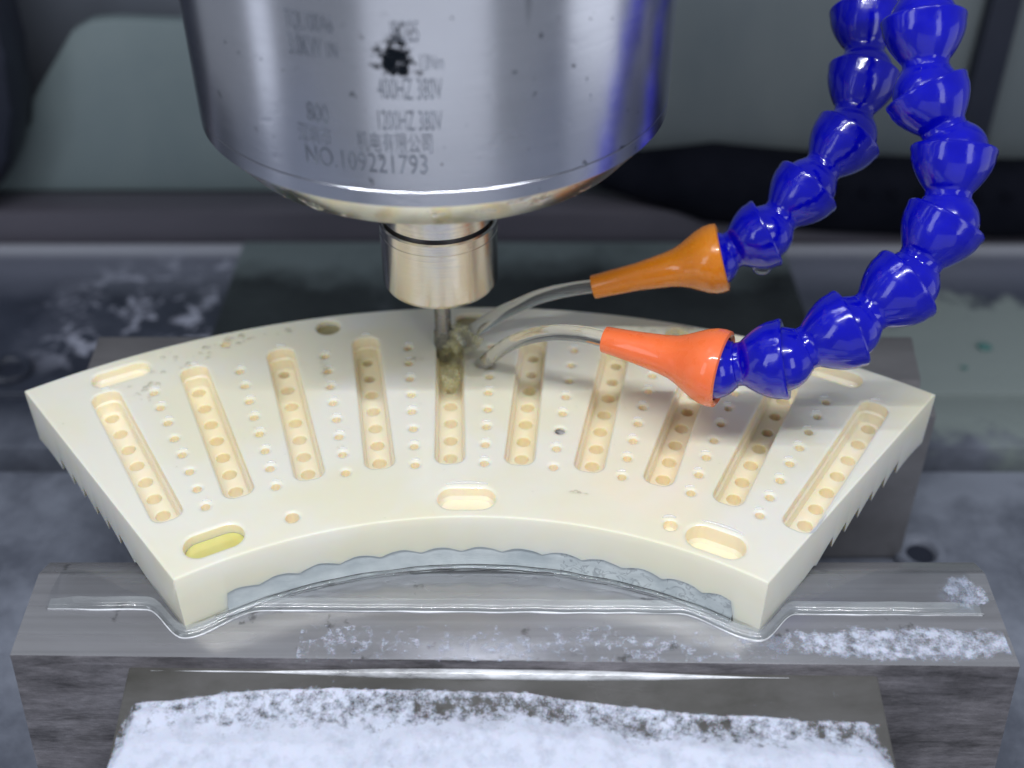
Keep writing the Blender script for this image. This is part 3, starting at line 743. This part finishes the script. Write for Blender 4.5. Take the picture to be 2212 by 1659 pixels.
# water film on the front jaw, its rounded edge bulging round the plate's two near corners
def film_edge(x):
    cl = pol(RI, AIL); cr = pol(RI, AIR)
    y = 0.9365 - 0.010 * (x + 0.55) / 1.1
    for c0, wl, wr in ((cl, 0.055, 0.085), (cr, 0.095, 0.050)):
        d = x - c0.x; wd = wl if d < 0 else wr
        k = max(0.0, 1 - abs(d) / wd); k = k * k * (3 - 2 * k)
        y = min(y, y * (1 - k) + (c0.y - 0.012) * k)
    return y + 0.0012 * mn.noise(Vector((x * 25, 0, 0)))
vs = []; fs = []; nx = 260
prof = [(0.0145 * (1 - math.cos(R(t))), 0.0068 * math.sin(R(t))) for t in (0, 12, 24, 34, 42, 50, 58, 66, 74, 82, 90)]
NP = len(prof) + 2
for i in range(nx + 1):
    x = -0.562 + 1.128 * i / nx; ye = film_edge(x)
    for dy, h in prof: vs.append(Vector((x, ye + dy, ZB + 0.0004 + h)))
    vs.append(Vector((x, 0.965, ZB + 0.0070))); vs.append(Vector((x, 1.001, ZB + 0.0003)))
    if i:
        for j in range(NP - 1): fs.append(((i - 1) * NP + j, i * NP + j, i * NP + j + 1, (i - 1) * NP + j + 1))
o = from_py('water_film', vs, fs, FILM, None, 60); tag(o, 'thin clear water film with a rounded bright edge on the front jaw', 'water film')
RIDGE, nt, b = new_mat('ridge_sheen')  # pale tint puts the film slope's reflected light into the colour
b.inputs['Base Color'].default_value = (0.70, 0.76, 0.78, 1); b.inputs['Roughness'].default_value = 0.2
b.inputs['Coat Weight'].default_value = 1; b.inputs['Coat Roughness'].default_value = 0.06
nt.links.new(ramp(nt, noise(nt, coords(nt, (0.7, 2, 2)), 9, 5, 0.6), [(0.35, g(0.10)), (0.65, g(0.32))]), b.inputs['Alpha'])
vs = []; fs = []; nx = 200; hp = [(0.0145 * (k / 8), 0.0008 + 0.0064 * math.sin(math.pi / 2 * min(1, k / 7))) for k in range(9)]
for i in range(nx + 1):
    x = -0.560 + 1.124 * i / nx; ye = film_edge(x) - 0.0002; en = min(1, i / 6, (nx - i) / 6)
    for dy, h in hp: vs.append(Vector((x, ye + dy * 1.02, ZB + 0.0006 + h * 1.04 * (0.3 + 0.7 * en))))
    if i:
        for j in range(8): fs.append(((i - 1) * 9 + j, i * 9 + j, i * 9 + j + 1, (i - 1) * 9 + j + 1))
o = from_py('sheen_ridge', vs, fs, RIDGE, None, 60); tag(o, 'pale water sheen put in as a tinted ridge along the film edge on the front jaw', 'water')
def bead(path, rad, label, mat=FILM):
    o = from_py('water_bead', *tube_py(path, rad, 14), mat, None, 60); tag(o, label, 'water', 'beads of water along edges')
pth = [pol(RI - 0.006 - 0.002 * mn.noise(Vector((k * 0.11, 5, 0))), AIL + 0.06 + (AIR - AIL - 0.12) * k / 120, ZB + 0.0052) for k in range(121)]
bead(pth, [0.0042] * 121, 'thin wavy water bead along the inner curve of the plate')
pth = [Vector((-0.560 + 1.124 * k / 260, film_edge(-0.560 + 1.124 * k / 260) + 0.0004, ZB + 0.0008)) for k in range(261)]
bead(pth, [0.0011 + 0.0009 * mn.noise(Vector((k * 0.09, 2, 2))) for k in range(261)], 'milky water bead along the edge of the film on the front jaw', MILK_GLINT)
pth = [Vector((-0.42 + 0.74 * k / 100, 0.8585 - 0.0125 * (0.0 + k / 100 * 0.85), -0.1030)) for k in range(101)]  # white bead carries the specular line along the shelf in its colour
bead(pth, [0.0002 + 0.0011 * math.sin(math.pi * k / 100) + 0.0050 * math.exp(-((k - 56) / 30) ** 4) + 0.0005 * mn.noise(Vector((k * 0.15, 0, 9))) for k in range(101)], 'long straight water bead, its bright glint put in as white colour, where the foam shelf meets the jaw', MILK_GLINT)
def drop(p, r_, label):
    bm = bmesh.new(); bmesh.ops.create_uvsphere(bm, u_segments=20, v_segments=12, radius=r_)
    for q in bm.verts: q.co = Vector((q.co.x * 1.5, q.co.y * 1.2, q.co.z * (1.0 if q.co.z < 0 else 0.6))) + Vector(p)
    o = from_bm('water_drop', bm, WATER, None, 60); tag(o, label, 'water drop')
drop((0.342, 1.352, 0.1330), 0.0085, 'clear water drop hanging under the last blue segment before the amber nozzle')
# highlight arcs put in as whitish beads on the far rims of holes and pockets
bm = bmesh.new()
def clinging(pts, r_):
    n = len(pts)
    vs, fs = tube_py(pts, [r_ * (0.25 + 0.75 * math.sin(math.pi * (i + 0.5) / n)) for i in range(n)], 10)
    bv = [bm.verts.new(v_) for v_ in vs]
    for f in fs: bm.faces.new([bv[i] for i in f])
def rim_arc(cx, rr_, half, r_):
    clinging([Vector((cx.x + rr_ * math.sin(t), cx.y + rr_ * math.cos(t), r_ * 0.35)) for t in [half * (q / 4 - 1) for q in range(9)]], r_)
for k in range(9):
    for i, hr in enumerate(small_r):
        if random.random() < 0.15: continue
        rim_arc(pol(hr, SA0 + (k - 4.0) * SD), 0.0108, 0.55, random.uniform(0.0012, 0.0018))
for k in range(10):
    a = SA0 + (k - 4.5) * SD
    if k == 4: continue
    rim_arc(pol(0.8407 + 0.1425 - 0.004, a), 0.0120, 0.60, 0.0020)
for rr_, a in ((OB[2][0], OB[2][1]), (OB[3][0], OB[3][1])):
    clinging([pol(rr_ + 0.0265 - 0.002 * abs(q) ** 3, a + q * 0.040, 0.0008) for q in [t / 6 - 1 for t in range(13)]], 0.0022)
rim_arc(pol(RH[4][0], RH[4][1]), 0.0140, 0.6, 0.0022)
o = from_bm('rim_glints', bm, GLINT, None, 80); tag(o, 'highlights put in as tiny whitish water beads clinging to the far rims of holes and pockets', None, None, 'stuff')
# bubbles lying on the plate
bm = bmesh.new()
def bubbles(rr_, a, n, sr, sa_, rmin, rmax):
    for _ in range(n):
        r0 = random.uniform(rmin, rmax); c0 = pol(rr_ + random.gauss(0, sr), a + random.gauss(0, sa_), 0.0)
        prevl = None
        for t in (0, 25, 50, 72):
            l = [bm.verts.new((c0.x + r0 * math.cos(R(t)) * math.cos(2 * math.pi * k / 12), c0.y + r0 * math.cos(R(t)) * math.sin(2 * math.pi * k / 12), 0.0003 + r0 * 0.75 * math.sin(R(t)))) for k in range(12)]
            if prevl: bridge(prevl, l)
            prevl = l
        bm.faces.new(prevl)
bubbles(1.0200, -0.330, 24, 0.008, 0.055, 0.0016, 0.0050)
bubbles(0.9600, -0.494, 16, 0.009, 0.009, 0.0010, 0.0038)
bubbles(1.0130, 0.270, 30, 0.012, 0.035, 0.0018, 0.0070)
bubbles(0.9200, -0.105, 6, 0.006, 0.008, 0.0015, 0.0050)
bubbles(0.6550, 0.205, 5, 0.003, 0.010, 0.0015, 0.0040)
bubbles(0.9200, -0.230, 14, 0.02, 0.006, 0.0012, 0.0035)
bubbles(1.0000, -0.430, 14, 0.012, 0.03, 0.0012, 0.0045)
bubbles(0.9400, 0.22, 16, 0.008, 0.02, 0.0010, 0.0030)
bubbles(0.82, 0.0, 60, 0.14, 0.35, 0.0007, 0.0017)
o = from_bm('bubbles', bm, BUB, None, 60); tag(o, 'clusters of small clear bubbles on the wet plate', None, None, 'stuff')

# ------------------------------------------------------------------ foam
def fbm(x, y, s_, o_=4):
    return sum(mn.noise(Vector((x * s_ * 2 ** k, y * s_ * 2 ** k, k * 3.1))) * 0.55 ** k for k in range(o_))
def foam(label, x0, x1, y0, y1, step, zf, maskf, hmax, sc):
    nx, ny = int((x1 - x0) / step), int((y1 - y0) / step)
    vs = []; mk = []; fs = []
    for j in range(ny + 1):
        for i in range(nx + 1):
            x = x0 + (x1 - x0) * i / nx; y = y0 + (y1 - y0) * j / ny
            m_ = maskf(x, y); mk.append(m_)
            h = max(0.0, min(1.0, m_ - 0.25)) * hmax * (0.8 + 0.5 * mn.noise(Vector((x * sc, y * sc, 2))) + 0.12 * mn.noise(Vector((x * sc * 4, y * sc * 4, 7))))
            vs.append((x, y, zf(x, y) + 0.0012 + max(0, h)))
    w1 = nx + 1
    for j in range(ny):
        for i in range(nx):
            q = (j * w1 + i, j * w1 + i + 1, (j + 1) * w1 + i + 1, (j + 1) * w1 + i)
            if max(mk[k] for k in q) > -0.5: fs.append(q)
    used = sorted({k for f in fs for k in f}); ix = {k: n_ for n_, k in enumerate(used)}
    me = bpy.data.meshes.new('foam')
    me.from_pydata([Vector(vs[k]) * S for k in used], [], [tuple(ix[k] for k in f) for f in fs])
    at = me.attributes.new('cover', 'FLOAT', 'POINT')
    for n_, k in enumerate(used): at.data[n_].value = mk[k]
    finish(me, FOAM, 80)
    tag(link('foam', me), label, None, None, 'stuff')
def fz(x, y):
    t = (x + 0.4475) / 0.8714
    def line(P):
        for (ya, za), (yb, zb_) in zip(P, P[1:]):
            if ya >= y >= yb: return za + (zb_ - za) * (ya - y) / (ya - yb)
        return P[-1][1]
    return line(SL[1:4]) * (1 - t) + line(SR[1:4]) * t
def shelf_mask(x, y):
    top = 0.832 - 0.040 * max(0, (x - 0.02) / 0.4) ** 0.8 - 0.004 * math.sin(x * 9) - 0.012 * max(0, (-x - 0.30) / 0.14)
    d = top - y
    wl = 0.085 if x < -0.05 else 0.055
    if x < -0.05: wl = 0.055 + 0.03 * min(1, (-0.05 - x) / 0.15)
    sm = lambda e0, e1: (lambda t: t * t * (3 - 2 * t))(max(0.0, min(1.0, (d - e0) / (e1 - e0))))
    m_ = -0.5 + sm(-0.006, 0.004) * 0.80 + sm(0.30 * wl, 1.1 * wl) * 0.95 + 0.22 * fbm(x, y, 18, 3)
    m_ += 0.30 * fbm(x + 5, y * 0.4, 5, 2) * (1 - sm(1.2 * wl, 2.0 * wl)) + 0.22 * math.exp(-((d - 0.004) / 0.004) ** 2)
    if x < -0.30: m_ += 0.5 * min(1, (-0.30 - x) / 0.1) * sm(0.0, 0.02)
    m_ -= 0.9 * max(0, 1 - (0.419 - x) / 0.022) + 0.9 * max(0, 1 - (x + 0.443) / 0.016)
    return max(-1, min(m_, 1.6))
foam('white bluish foam covering the shelf in front of the jaw', -0.443, 0.419, 0.47, 0.850, 0.0025, fz, shelf_mask, 0.017, 9)
jz = lambda x, y: ZB
def crust(x, y):
    e = 1 - ((x - 0.46) / 0.22) ** 2 - ((y - 0.884) / 0.026) ** 2
    return min(0.46, 0.9 * e - 0.1) + 0.25 * fbm(x, y, 40, 3) - max(0, 0.40 - x) * 2.0
foam('white dried foam crust on the right half of the front jaw', 0.18, 0.580, 0.856, 0.914, 0.002, jz, crust, 0.0016, 40)
foam('small white foam patch on the right end of the front jaw', 0.515, 0.584, 0.930, 0.992, 0.002, jz, lambda x, y: min(0.42, 1.0 * (1 - ((x - 0.553) / 0.026) ** 2 - ((y - 0.962) / 0.028) ** 2)) + 0.2 * fbm(x, y, 60, 3), 0.002, 60)
foam('thin scattered foam specks on the middle of the front jaw', -0.25, 0.32, 0.858, 0.912, 0.003, jz, lambda x, y: 0.16 + 0.16 * fbm(x, y, 12, 3) - abs(y - 0.884) * 9, 0.0004, 60)
